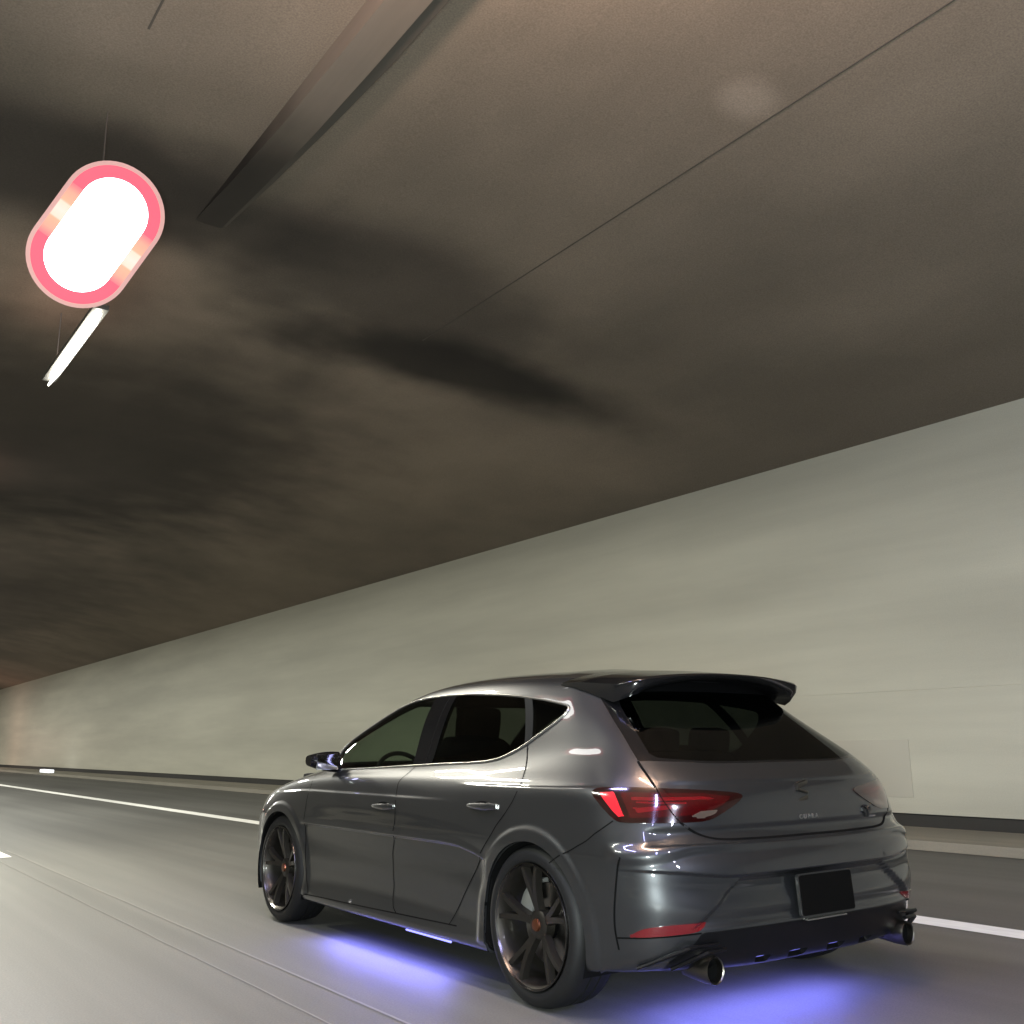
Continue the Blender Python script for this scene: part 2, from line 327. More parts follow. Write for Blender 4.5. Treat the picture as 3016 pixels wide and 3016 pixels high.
# ---------------------------------------------------------------- car body surface (half, x>0), rows bottom -> roof, columns rear centre -> side -> front centre
SY = [.79, 1.2, 1.65, 2.1, 2.6, 3.05, 3.42, 3.8]
def row(rear, sides, front):
    return rear + sides + front
def side(xs, zs, ys=SY):
    if not isinstance(zs, (list, tuple)): zs = [zs] * len(ys)
    return [(x, y, z) for x, y, z in zip(xs, ys, zs)]
TAB = [
 row([(0,.16,.20),(.33,.16,.20),(.56,.18,.21),(.68,.24,.21),(.75,.32,.21),(.79,.42,.20),(.80,.50,.19)], side([.81,.81,.81,.81,.81,.81,.80,.78],.155), [(.66,4.02,.17),(.42,4.13,.17),(0,4.17,.17)]),
 row([(0,.07,.22),(.33,.075,.22),(.57,.10,.23),(.71,.16,.23),(.80,.25,.22),(.845,.36,.21),(.865,.47,.20)], side([.885,.885,.885,.885,.885,.88,.875,.84],.178), [(.71,4.06,.2),(.46,4.2,.2),(0,4.24,.2)]),
 row([(0,.03,.30),(.33,.035,.30),(.58,.065,.30),(.735,.13,.30),(.82,.21,.30),(.862,.31,.30),(.882,.46,.29)], side([.895,.877,.87,.87,.87,.877,.885,.86],.27), [(.73,4.09,.29),(.47,4.23,.29),(0,4.27,.29)]),
 row([(0,.0,.40),(.33,.005,.40),(.58,.04,.40),(.745,.105,.40),(.83,.19,.40),(.87,.30,.40),(.89,.46,.40)], side([.90,.876,.868,.866,.868,.878,.89,.865],.40), [(.735,4.10,.4),(.48,4.24,.4),(0,4.275,.4)]),
 row([(0,-.01,.50),(.33,-.005,.50),(.58,.03,.50),(.75,.095,.50),(.838,.185,.50),(.875,.29,.50),(.893,.45,.50)], side([.903,.885,.88,.88,.88,.888,.897,.87],.51), [(.735,4.1,.5),(.48,4.235,.5),(0,4.27,.5)]),
 row([(0,.0,.60),(.33,.007,.60),(.58,.042,.60),(.75,.105,.60),(.838,.19,.60),(.876,.295,.60),(.895,.45,.60)], side([.905,.897,.894,.893,.893,.896,.90,.868],.60), [(.73,4.085,.59),(.48,4.22,.59),(0,4.25,.59)]),
 row([(0,.045,.68),(.33,.052,.68),(.58,.085,.68),(.745,.145,.68),(.83,.22,.68),(.872,.31,.68),(.89,.45,.68)], side([.902,.896,.893,.892,.892,.893,.893,.86],[.68]*7+[.66]), [(.71,4.03,.65),(.46,4.17,.64),(0,4.20,.64)]),
 row([(0,.065,.79),(.33,.072,.79),(.57,.105,.79),(.73,.175,.79),(.815,.26,.79),(.858,.35,.79),(.88,.48,.79)], side([.89,.888,.886,.886,.886,.883,.87,.825],[.79]*6+[.775,.73]), [(.67,3.99,.70),(.44,4.10,.69),(0,4.14,.69)]),
 row([(0,.085,.88),(.33,.092,.88),(.56,.13,.88),(.71,.205,.88),(.79,.30,.885),(.835,.39,.885),(.86,.52,.885)], side([.868,.860,.852,.85,.85,.84,.81,.74],[.885,.885,.88,.88,.88,.87,.85,.79],[.79,1.2,1.65,2.1,2.6,3.05,3.39,3.73]), [(.59,3.89,.75),(.38,3.99,.74),(0,4.03,.735)]),
 row([(0,.17,.955),(.33,.178,.955),(.54,.215,.965),(.665,.30,.985),(.715,.40,1.0),(.74,.52,.995),(.76,.64,.985)],
     side([.775,.787,.79,.79,.785,.765,.66,.53],[.975,.965,.955,.945,.93,.92,.925,.925],[.85,1.2,1.65,2.1,2.58,2.98,3.2,3.32]), [(.36,3.38,.925),(.2,3.41,.925),(0,3.42,.925)]),
 row([(0,.36,1.10),(.33,.365,1.10),(.50,.40,1.105),(.60,.48,1.115),(.645,.56,1.12),(.665,.64,1.12),(.685,.74,1.115)],
     side([.70,.715,.722,.72,.715,.69,.60,.49],[1.11,1.11,1.11,1.10,1.08,1.04,1.025,1.025],[.92,1.22,1.65,2.1,2.55,2.98,3.11,3.17]), [(.34,3.21,1.025),(.18,3.23,1.025),(0,3.24,1.025)]),
 row([(0,.52,1.225),(.32,.525,1.225),(.46,.56,1.225),(.55,.63,1.225),(.59,.70,1.22),(.61,.77,1.22),(.625,.85,1.22)],
     side([.64,.655,.66,.655,.65,.63,.555,.45],[1.22,1.23,1.235,1.23,1.205,1.135,1.13,1.13],[1.0,1.25,1.65,2.08,2.46,2.82,2.92,2.98]), [(.31,3.02,1.13),(.16,3.04,1.13),(0,3.05,1.13)]),
 row([(0,.62,1.335),(.31,.63,1.33),(.44,.67,1.32),(.51,.73,1.305),(.545,.79,1.295),(.565,.86,1.295),(.575,.95,1.298)],
     side([.59,.60,.605,.60,.595,.57,.495,.40],[1.305,1.315,1.32,1.315,1.285,1.225,1.225,1.23],[1.1,1.3,1.65,2.03,2.35,2.62,2.70,2.75]), [(.27,2.78,1.23),(.14,2.80,1.23),(0,2.805,1.23)]),
 row([(0,.74,1.375),(.29,.75,1.37),(.40,.79,1.36),(.46,.84,1.352),(.49,.90,1.348),(.505,.96,1.35),(.515,1.05,1.353)],
     side([.53,.535,.54,.53,.52,.48,.42,.33],[1.36,1.368,1.37,1.364,1.342,1.31,1.315,1.32],[1.2,1.4,1.65,1.97,2.21,2.40,2.46,2.50]), [(.23,2.53,1.32),(.12,2.54,1.32),(0,2.545,1.32)]),
 row([(0,.95,1.398),(.25,.96,1.393),(.31,.99,1.39),(.34,1.03,1.389),(.36,1.08,1.39),(.37,1.13,1.39),(.375,1.2,1.392)],
     side([.38,.385,.385,.38,.37,.35,.30,.24],[1.396,1.40,1.402,1.397,1.382,1.365,1.368,1.37],[1.3,1.47,1.68,1.92,2.1,2.21,2.25,2.27]), [(.17,2.29,1.37),(.09,2.3,1.372),(0,2.3,1.373)]),
 row([(0,1.06,1.412),(.13,1.07,1.412),(.155,1.09,1.412),(.17,1.12,1.412),(.18,1.16,1.412),(.185,1.2,1.412),(.19,1.25,1.412)],
     side([.19,.19,.19,.19,.185,.175,.15,.12],[1.413,1.416,1.417,1.412,1.403,1.396,1.395,1.395],[1.33,1.48,1.68,1.9,2.05,2.12,2.15,2.17]), [(.085,2.18,1.395),(.045,2.19,1.395),(0,2.19,1.395)]),
 row([(0,1.15,1.419),(0,1.17,1.419),(0,1.19,1.419),(0,1.22,1.419),(0,1.25,1.419),(0,1.28,1.42),(0,1.31,1.42)],
     side([0]*8,[1.421,1.422,1.422,1.418,1.411,1.408,1.407,1.406],[1.36,1.5,1.68,1.87,1.98,2.03,2.05,2.07]), [(0,2.08,1.406),(0,2.09,1.405),(0,2.1,1.405)]),
]
TAB = np.array(TAB, float)
NR, NC = TAB.shape[:2]
def _pad(T):
    T = np.concatenate([T[:, 1:2] * [-1, 1, 1], T, T[:, -2:-1] * [-1, 1, 1]], 1)
    lo = 2 * T[:1] - T[1:2]; hi = T[-2:-1] * [-1, 1, 1]
    return np.concatenate([lo, T, hi], 0)
def _basis(t, n):
    i = np.clip(np.floor(t).astype(int), 0, n - 2); f = t - i
    B = np.zeros((len(t), n + 2))
    w = [(1 - f) ** 3 / 6, (3 * f ** 3 - 6 * f ** 2 + 4) / 6, (-3 * f ** 3 + 3 * f ** 2 + 3 * f + 1) / 6, f ** 3 / 6]
    for k in range(4): B[np.arange(len(t)), i + k] += w[k]
    return B
_CT = TAB.copy()
for _ in range(4):
    _P = _pad(_CT); _BU = _basis(np.arange(NC, dtype=float), NC); _BV = _basis(np.arange(NR, dtype=float), NR)
    _CT = _CT + .8 * (TAB - np.einsum('vi,uj,ijk->vuk', _BV, _BU, _P))
_CP = _pad(_CT)
def base_grid(u, v):                      # outer product grid
    return np.einsum('vi,uj,ijk->vuk', _basis(v, NR), _basis(u, NC), _CP)
def sm(a, b, x):
    t = np.clip((x - a) / (b - a), 0, 1); return t * t * (3 - 2 * t)
def displace(P, U, V):
    """offset along the normal for the pressed creases, flares and recesses"""
    y, z, x = P[..., 1], P[..., 2], np.abs(P[..., 0])
    d = np.zeros_like(y)
    onside = sm(5.0, 6.0, U) * (1 - sm(13.2, 14.5, U))
    # lower light-catcher crease on the doors
    zc = np.interp(y, [1.1, 1.22, 1.36, 1.5, 3.1], [.545, .575, .598, .603, .605])
    fade = sm(1.10, 1.2, y) * (1 - sm(3.05, 3.12, y))
    below = zc - z
    d -= .016 * fade * onside * sm(0, .014, below) * (1 - sm(.05, .22, below))
    d += .004 * fade * onside * sm(-.035, -.003, below) * (1 - sm(0, .01, below))
    # shoulder lines
    for z0, ya, yb, yc, yd, s in ((.790, 1.3, 1.9, 3.3, 3.6, .006), (.868, -1., .2, 1.15, 1.45, .007)):
        g = sm(ya, yb, y) * (1 - sm(yc, yd, y)) * sm(4.2 if z0 > .8 else 5, 5.2 if z0 > .8 else 6, U) * (U < 15)
        zz = z0 + (0.012 * sm(.1, .9, 1 - y) if z0 > .8 else 0.0) - (.03 * sm(3.0, 3.7, y))
        d -= s * g * sm(0, .012, z - zz) * (1 - sm(.02, .12, z - zz))
    # wheel arch flares
    for yc, zc2 in ((.79, .30), (3.42, .30)):
        r = np.hypot(y - yc, z - zc2)
        d += .010 * (1 - sm(.392, .424, r)) * sm(4.6, 5.2, U) * (U < 14.5) * (z > .2) * (V < 9)
    # rear bumper: shelf above, waist crease and the recessed number plate field
    rear = 1 - sm(4.3, 5.0, U)
    zl = .555 + .03 * sm(.45, .85, x)
    d -= .026 * rear * sm(0, .008, zl - z) * (1 - sm(.05, .15, zl - z)) * (.25 + .75 * sm(-.02, .35, .86 - x))
    zt = .633 + .035 * sm(0, .25, .86 - x)
    d += .015 * (1 - sm(4.6, 5.3, U)) * (z > .5) * sm(-.040, -.004, z - zt) * (1 - sm(.0, .05, z - zt)) * (.35 + .65 * sm(.15, .5, x)) * (V < 8)
    xl = .43 + (.55 - z) * 1.35
    d -= .020 * (1 - sm(-.006, .008, x - xl)) * sm(.365, .39, z) * (1 - sm(.53, .545, z)) * rear
    # tailgate: upper lip
    d -= .012 * (1 - sm(3.0, 3.6, U)) * (1 - sm(.715, .735, z)) * sm(.66, .67, z) * (V > 5)
    d -= .006 * (1 - sm(2.4, 3.0, U)) * sm(0, .01, .90 - z) * (1 - sm(.02, .10, .90 - z)) * (V > 5)
    # bonnet creases
    h = (V > 8.2) & (V < 9.0) & (U > 12.5)
    return d
def surface(u, v):
    P = base_grid(u, v)
    U, V = np.meshgrid(u, v)
    e = 1e-3
    du = base_grid(np.clip(u + e, 0, NC - 1), v) - base_grid(np.clip(u - e, 0, NC - 1), v)
    dv = base_grid(u, np.clip(v + e, 0, NR - 1)) - base_grid(u, np.clip(v - e, 0, NR - 1))
    N = np.cross(du, dv); L = np.linalg.norm(N, axis=2, keepdims=True)
    N = N / np.maximum(L, 1e-12)
    N[(L[..., 0] < 1e-12)] = (0, 0, 1)
    s = np.sign(np.einsum('ijk,ijk->ij', N, P - np.array([0, 2.1, .6])))[..., None]
    med = np.where(np.median(s) < 0, -1, 1)
    N = N * med
    N[:, 0, 0] = 0; N[:, -1, 0] = 0
    N /= np.maximum(np.linalg.norm(N, axis=2, keepdims=True), 1e-12)
    return P + N * displace(P, U, V)[..., None], N


# ================================================================= CAR
def _seg(a, b, n): return np.linspace(a, b, n, endpoint=False)
_nu = [14, 12, 10, 8, 9, 12, 24, 28, 30, 30, 30, 28, 26, 26, 16, 14, 14]
_nv = [5, 8, 9, 9, 22, 20, 20, 18, 12, 14, 13, 10, 8, 8, 8, 5]
uu = np.concatenate([_seg(i, i + 1, k) for i, k in enumerate(_nu)] + [[17.0]])
vv = np.concatenate([_seg(i, i + 1, k) for i, k in enumerate(_nv)] + [[16.0]])
GP, GN0 = surface(uu, vv)
GU, GV = np.meshgrid(uu, vv)
_tu = np.gradient(GP, axis=1); _tv = np.gradient(GP, axis=0)
_tu[:, 0] = [1, 0, 0]; _tu[:, -1] = [-1, 0, 0]
_tu[:, 0] *= np.sign(np.einsum('ij,ij->i', _tu[:, 0], _tu[:, 1]))[:, None]; _tu[:, -1] *= np.sign(np.einsum('ij,ij->i', _tu[:, -1], _tu[:, -2]))[:, None]
GN = np.cross(_tu, _tv); GN /= np.maximum(np.linalg.norm(GN, axis=2, keepdims=True), 1e-9)
GN *= np.sign(np.einsum('ijk,ijk->ij', GN, GN0))[..., None]
bad = np.linalg.norm(GN, axis=2) < .5; GN[bad] = GN0[bad]
def sample(A, u, v):
    i = np.clip(np.searchsorted(uu, u, 'right') - 1, 0, len(uu) - 2); j = np.clip(np.searchsorted(vv, v, 'right') - 1, 0, len(vv) - 2)
    a = (u - uu[i]) / (uu[i + 1] - uu[i]); c = (v - vv[j]) / (vv[j + 1] - vv[j])
    return A[j, i] * (1 - a) * (1 - c) + A[j, i + 1] * a * (1 - c) + A[j + 1, i] * (1 - a) * c + A[j + 1, i + 1] * a * c
def pt(u, v, off=0, s=-1):
    p = sample(GP, u, v); n = sample(GN, u, v); n = n / np.linalg.norm(n)
    return Vector((p + n * off) * [s, 1, 1]), Vector(n * [s, 1, 1])

def sdpoly(poly, U, V):
    P = np.array(poly, float); x = np.stack([U, V], -1); best = np.full(len(U), 1e9); ins = np.zeros(len(U), bool)
    for i in range(len(P)):
        a = P[i]; b = P[(i + 1) % len(P)]; e = b - a; wv = x - a
        t = np.clip((wv @ e) / max(e @ e, 1e-12), 0, 1); d = np.linalg.norm(wv - t[:, None] * e, axis=1); best = np.minimum(best, d)
        c = ((a[1] <= x[:, 1]) & (b[1] > x[:, 1])) | ((b[1] <= x[:, 1]) & (a[1] > x[:, 1]))
        with np.errstate(divide='ignore', invalid='ignore'):
            xi = a[0] + (x[:, 1] - a[1]) / (b[1] - a[1]) * e[0]
        ins ^= c & (x[:, 0] < xi)
    return np.where(ins, -best, best)
def smooth(poly, it=1):
    P = [np.array(p, float) for p in poly]
    for _ in range(it):
        Q = []
        for i in range(len(P)):
            a, b = P[i], P[(i + 1) % len(P)]; Q += [a * .78 + b * .22, a * .22 + b * .78]
        P = Q
    return [tuple(p) for p in P]
def halfline(p, q, side_):       # <0 on the chosen side of the u(v) line
    def f(U, V):
        u = p[0] + (V - p[1]) / (q[1] - p[1]) * (q[0] - p[0]); return (u - U) * side_
    return f
DLO = [(12.02, 8.93), (12.02, 9.3), (11.95, 9.8), (11.83, 10.35), (11.65, 10.95), (11.42, 11.42), (11.05, 11.75), (10.6, 11.86), (10.1, 11.87), (9.58, 11.85), (9.04, 11.79), (8.53, 11.67), (8, 11.54), (7.525, 11.44), (6.96, 11.32), (6.33, 11.11), (5.93, 10.96), (5.85, 10.87), (5.9, 10.8),
       (6.112, 10.66), (6.684, 10.257), (7.163, 9.875), (7.446, 9.593), (7.705, 9.346), (7.92, 9.16), (8.15, 9.06), (8.46, 9.02), (9.09, 9.0), (9.79, 8.95), (10.4, 8.9), (10.8, 8.87), (11.45, 8.86)]
LIGHT = [(5.395, 7.69), (5.30, 7.83), (5.05, 7.9), (4.2, 7.94), (3.125, 7.956), (2.319, 7.93), (1.7, 7.82), (1.206, 7.67), (1.09, 7.55), (1.11, 7.42), (1.257, 7.18), (1.5, 6.93), (1.77, 6.70), (2.064, 6.63), (2.93, 6.63), (4.3, 6.64), (4.6, 6.77), (5.044, 7.182), (5.34, 7.56)]
L_BRIGHT = [(5.07, 7.72), (4.40, 7.76), (4.27, 7.36), (4.13, 6.87), (4.33, 6.82), (4.56, 7.04), (4.87, 7.43)]
L_INNER = [(4.18, 7.74), (3.1, 7.77), (1.918, 7.70), (1.33, 7.50), (1.5, 7.2), (1.85, 6.95), (2.4, 6.84), (3.9, 6.80), (3.98, 7.16)]
L_STRIPE = [(3.75, 7.58), (1.9, 7.55), (1.62, 7.42), (3.80, 7.44)]
L_STRIPE2 = [(3.7, 7.14), (2.6, 7.25), (2.5, 7.12), (3.62, 6.96)]
L_STRIPE3 = [(3.62, 7.40), (2.3, 7.33), (2.3, 7.28), (3.62, 7.33)]
L_WHITE = [(2.22, 6.83), (2.0, 6.99), (1.62, 7.02), (1.72, 6.86), (2.0, 6.75)]
REFLP = [(4.42, 2.455), (4.13, 2.65), (3.83, 2.8), (3.15, 2.915), (2.5, 2.965), (2.2, 2.95), (2.16, 2.86), (2.336, 2.66), (2.73, 2.60), (4.05, 2.46)]
TG = [(3.33, 8.88), (3.27, 8.69), (3.106, 8.3), (3.0, 7.98), (2.88, 7.5), (2.65, 6.93), (2.46, 6.61), (2.17, 6.34), (1.96, 6.157), (1.74, 6.04), (1.45, 5.99), (.9, 5.98), (0, 5.98)]
TRIMP = [(-.5, 9.06), (1.978, 9.06), (2.9, 8.96), (3.32, 8.88), (3.40, 9.27), (3.42, 9.9), (3.42, 10.7), (3.47, 11.3), (3.50, 11.65), (3.40, 11.86), (-.5, 11.9)]
RG = [(-.5, 9.13), (1.978, 9.13), (2.6, 9.1), (2.8, 9.2), (2.8, 9.6), (2.76, 10.2), (2.74, 10.8), (2.6, 11.25), (2.3, 11.4), (-.5, 11.42)]
WS = [(12.75, 9.2), (17.5, 9.2), (17.5, 12.75), (13.2, 12.7), (12.85, 12.3), (12.7, 11), (12.7, 9.9)]
BLK = [(-.5, 2.63), (1.4, 2.64), (2.28, 2.61), (2.42, 2.25), (2.7, 1.93), (3.1, 1.47), (3.4, .6), (3.5, -.5), (-.5, -.5)]
MD = [(9.66, 1.62), (9.76, 1.83), (9.80, 2.24), (9.78, 2.56), (9.80, 3.1), (9.82, 4.0), (9.72, 5.1), (9.68, 5.9), (9.68, 6.6), (9.75, 7.8), (9.55, 8.97)]
FD = [(11.87, 1.47), (11.95, 2.31), (12.0, 3.3), (12.05, 4.4), (12.02, 5.86), (11.99, 6.6), (11.95, 7.2), (12.0, 7.9), (12.2, 8.5), (12.28, 8.95)]
RD = [(8.55, 1.72), (8.42, 2.3), (8.25, 3.0), (8.1, 3.7), (7.9, 4.7), (7.75, 5.46), (7.6, 6.2), (7.44, 6.7), (7.32, 7.17), (7.25, 7.78), (7.30, 8.55), (7.34, 8.98), (7.42, 9.56)]
FDOOR = FD[::-1] + [(11.143, 1.457), (10.382, 1.536), (9.66, 1.62)] + MD[1:] + [(9.55, 9.4), (12.2, 9.4)]
RDOOR = RD + [(7.9, 9.6), (9.55, 9.4)] + MD[::-1][0:] + [(9.3, 1.64), (8.98, 1.68)]
SKIRT = [(12.3, 1.33), (11.14, 1.457), (10.38, 1.536), (9.66, 1.62), (8.98, 1.68), (8.3, 1.76), (7.6, 1.8), (7.6, -.5), (12.6, -.5), (12.6, 1.3)]
QS = [(4.6, 6.70), (5.1, 6.47), (5.57, 6.24), (5.85, 5.95), (6.08, 5.70), (6.2, 5.48), (6.27, 5.38), (6.42, 5.12), (6.58, 4.75)]
BUMP = [(-.5, 5.98), (.9, 5.98), (1.45, 5.99), (1.74, 6.04), (1.96, 6.157), (2.17, 6.34), (2.46, 6.61), (3.5, 6.7)] + QS + [(6.8, 4.2), (6.9, -.5), (-.5, -.5)]
HL = [(14.15, 7.75), (14.6, 7.9), (15.3, 7.55), (16.0, 7.0), (15.9, 6.5), (15.2, 6.6), (14.5, 6.9), (14.1, 7.4)]
GR = [(16.05, 6.7), (17.5, 6.7), (17.5, 4.6), (16.3, 4.6), (15.95, 5.5)]
IN = [(15.0, 3.6), (17.5, 3.6), (17.5, 1.8), (15.4, 1.8), (14.9, 2.5)]
HOOD = [(12.95, 8.35), (14.4, 8.2), (15.4, 7.7), (16.2, 7.35), (17.5, 7.35), (17.5, 9.1), (13.1, 9.1)]
def F(poly, it=0):
    q = smooth(poly, it) if it else poly
    return lambda U, V, P: sdpoly(q, U, V)
def arch(yc, zc_, r, lo, hi):
    return lambda U, V, P: np.where((U > lo) & (U < hi) & (V < 7), np.hypot(P[:, 1] - yc, P[:, 2] - zc_) - r, 1.0)
fd = F(DLO)
def inter(f, *hs): return lambda U, V, P: np.maximum.reduce([f(U, V, P)] + [h(U, V) for h in hs])
pa = ((9.92, 12.0), (9.68, 8.95)); pb = ((9.37, 11.8), (9.264, 8.97)); da = ((7.67, 11.5), (7.483, 9.5)); db = ((7.42, 11.46), (7.333, 9.65))
slots = []
for k, (u0, u1) in enumerate(((.17, .52), (.82, 1.12))):
    slots.append([(u0, 1.42), (u1, 1.42), (u1 - .05, .95), (u0 + .05, .95)])
REG = [('cut_rear', arch(.79, .30, .352, 4, 10)), ('cut_front', arch(3.42, .30, .356, 11, 15))] + [('cut_slot%d' % i, F(p_)) for i, p_ in enumerate(slots)] + [
  ('window_front', inter(fd, halfline(*pa, 1))), ('window_rear', inter(fd, halfline(*pb, -1), halfline(*da, 1))), ('window_quarter', inter(fd, halfline(*db, -1))),
  ('pillar_strip', inter(fd, halfline(*da, -1), halfline(*db, 1))), ('pillar_cover', fd),
  ('rear_window', F(RG)), ('rear_trim', F(TRIMP)), ('windscreen', F(WS)),
  ('l_white', F(L_WHITE)), ('l_bright', F(L_BRIGHT)), ('l_stripe', F(L_STRIPE)), ('l_stripe2', F(L_STRIPE2)), ('l_stripe3', F(L_STRIPE3)), ('l_inner', F(L_INNER)), ('l_outer', F(LIGHT, 1)),
  ('reflector', F(REFLP, 1)), ('diffuser', F(BLK)), ('tailgate', F(TG + [(-.5, 5.98), (-.5, 9.2), (3.33, 9.2)])),
  ('rear_bumper', F(BUMP)), ('side_skirt', F(SKIRT)), ('door_front', F(FDOOR)), ('door_rear', F(RDOOR)),
  ('headlight', F(HL, 1)), ('grille', F(GR, 1)), ('intake', F(IN, 1)), ('bonnet', F(HOOD, 1))]

bm = bmesh.new()
nvv, nuu = GP.shape[:2]
vb = [bm.verts.new(p) for p in GP.reshape(-1, 3)]
data = [(float(a), float(b_), n_) for a, b_, n_ in zip(GU.ravel(), GV.ravel(), GN.reshape(-1, 3))]
for i in range(nvv - 1):
    for j in range(nuu - 1):
        bm.faces.new((vb[i * nuu + j], vb[i * nuu + j + 1], vb[(i + 1) * nuu + j + 1], vb[(i + 1) * nuu + j]))
for k, v in enumerate(bm.verts): v.index = k
for name, fn in REG:
    bm.verts.ensure_lookup_table(); bm.edges.ensure_lookup_table()
    U = np.array([d[0] for d in data]); V = np.array([d[1] for d in data]); P = np.array([v.co for v in bm.verts])
    f = fn(U, V, P)
    E = np.array([(e.verts[0].index, e.verts[1].index) for e in bm.edges])
    cr_ = np.nonzero(f[E[:, 0]] * f[E[:, 1]] < 0)[0]
    sel = set(); es = [bm.edges[i] for i in cr_]
    for e in es:
        a, b_ = e.verts; fa, fb = f[a.index], f[b_.index]; t = fa / (fa - fb)
        if t < .04: sel.add(a); continue
        if t > .96: sel.add(b_); continue
        da_, db_ = data[a.index], data[b_.index]
        ne, nv_ = bmesh.utils.edge_split(e, a, t)
        nv_.index = len(data); nn = da_[2] * (1 - t) + db_[2] * t
        data.append((da_[0] * (1 - t) + db_[0] * t, da_[1] * (1 - t) + db_[1] * t, nn / max(np.linalg.norm(nn), 1e-9))); sel.add(nv_)
    bmesh.ops.connect_verts(bm, verts=list(sel), check_degenerate=True)
    # keep vertex order == data order

P = np.array([v.co for v in bm.verts])
order = [v.index for v in bm.verts]
PP = np.zeros((len(data), 3)); 
for v in bm.verts: PP[v.index] = v.co
DU = np.array([d[0] for d in data]); DV = np.array([d[1] for d in data]); DN = np.array([d[2] for d in data])
faces = [[v.index for v in f_.verts] for f_ in bm.faces]
bm.free()
cu = np.array([DU[f_].mean() for f_ in faces]); cv = np.array([DV[f_].mean() for f_ in faces]); cp = np.array([PP[f_].mean(0) for f_ in faces])
cls = np.full(len(faces), -1)
for k, (name, fn) in enumerate(REG):
    s_ = fn(cu, cv, cp) < 0; cls[(cls < 0) & s_] = k
names = [r[0] for r in REG] + ['body']; cls[cls < 0] = len(REG)
fa_np = faces

car = empty('hatchback_car', (0, 2.1, 0)); tag(car, 'dark grey metallic hatchback with violet underbody glow driving through the tunnel', 'car')
def child(o, parent=car):
    o.parent = parent
    if parent is car: o.matrix_parent_inverse = Matrix.Translation(-Vector(car.location))
    return o
def region_mesh(name, regs, mats, sides=(-1, 1), off=0.0, thick=0.0, parent=car, slotmap=None, nz=1.0):
    """one mesh from classified faces; sides (-1,) left, (1,) right, both = welded"""
    ids = [names.index(r) for r in regs]
    vs = []; ns = []; fs = []; mi = []
    for s in sides:
        mp = {}
        for k, rid in enumerate(ids):
            for fi in np.nonzero(cls == rid)[0]:
                ff = []
                for q in faces[fi]:
                    if q not in mp:
                        mp[q] = len(vs); vs.append((PP[q] + DN[q] * off) * [s, 1, 1]); ns.append(DN[q] * [s, 1, 1])
                    ff.append(mp[q])
                fs.append(ff); mi.append(slotmap[k] if slotmap else 0)
    V_ = np.array(vs); N_ = np.array(ns)
    if nz != 1: N_ = N_ * [1, 1, nz]; N_ /= np.linalg.norm(N_, axis=1, keepdims=True)
    # orient
    out = []
    for ff in fs:
        a, b_, c = V_[ff[0]], V_[ff[1]], V_[ff[2]]
        nrm = np.cross(b_ - a, c - a)
        if len(ff) > 3: nrm = nrm + np.cross(V_[ff[2]] - a, V_[ff[3]] - a)
        out.append(ff if nrm @ N_[ff[0]] > 0 else ff[::-1])
    if thick:      # rim turned inward so that the panel has an edge
        from collections import Counter
        cnt = {}
        for ff in out:
            for a, b_ in zip(ff, ff[1:] + ff[:1]): cnt[(a, b_)] = 1
        bd = [(a, b_) for (a, b_) in cnt if (b_, a) not in cnt and not (abs(V_[a][0]) < 1e-4 and abs(V_[b_][0]) < 1e-4)]
        base = len(V_); mp2 = {}; add = []; addn = []
        for a, b_ in bd:
            for q in (a, b_):
                if q not in mp2: mp2[q] = base + len(add); add.append(V_[q] - N_[q] * thick); addn.append(N_[q])
            out.append([b_, a, mp2[a], mp2[b_]]); mi.append(mi[0])
        if add: V_ = np.vstack([V_, add]); N_ = np.vstack([N_, addn])
    me = bpy.data.meshes.new(name); me.from_pydata([tuple(p) for p in V_], [], out)
    for p, i in zip(me.polygons, mi): p.material_index = i
    if me.polygons:
        me.shade_smooth()
        nl = np.zeros((len(me.loops), 3), np.float32)
        k0 = len(out) - (len(bd) if thick else 0)
        for pi, ff in enumerate(out):
            if pi < k0:
                for j, q in enumerate(ff): nl[me.polygons[pi].loop_start + j] = N_[q]
            else:
                pn = me.polygons[pi].normal
                for j in range(len(ff)): nl[me.polygons[pi].loop_start + j] = pn
        me.normals_split_custom_set([tuple(q) for q in nl])
    o = bpy.data.objects.new(name, me); COL.objects.link(o)
    for m in (mats if isinstance(mats, list) else [mats]): me.materials.append(m)
    return child(o, parent)

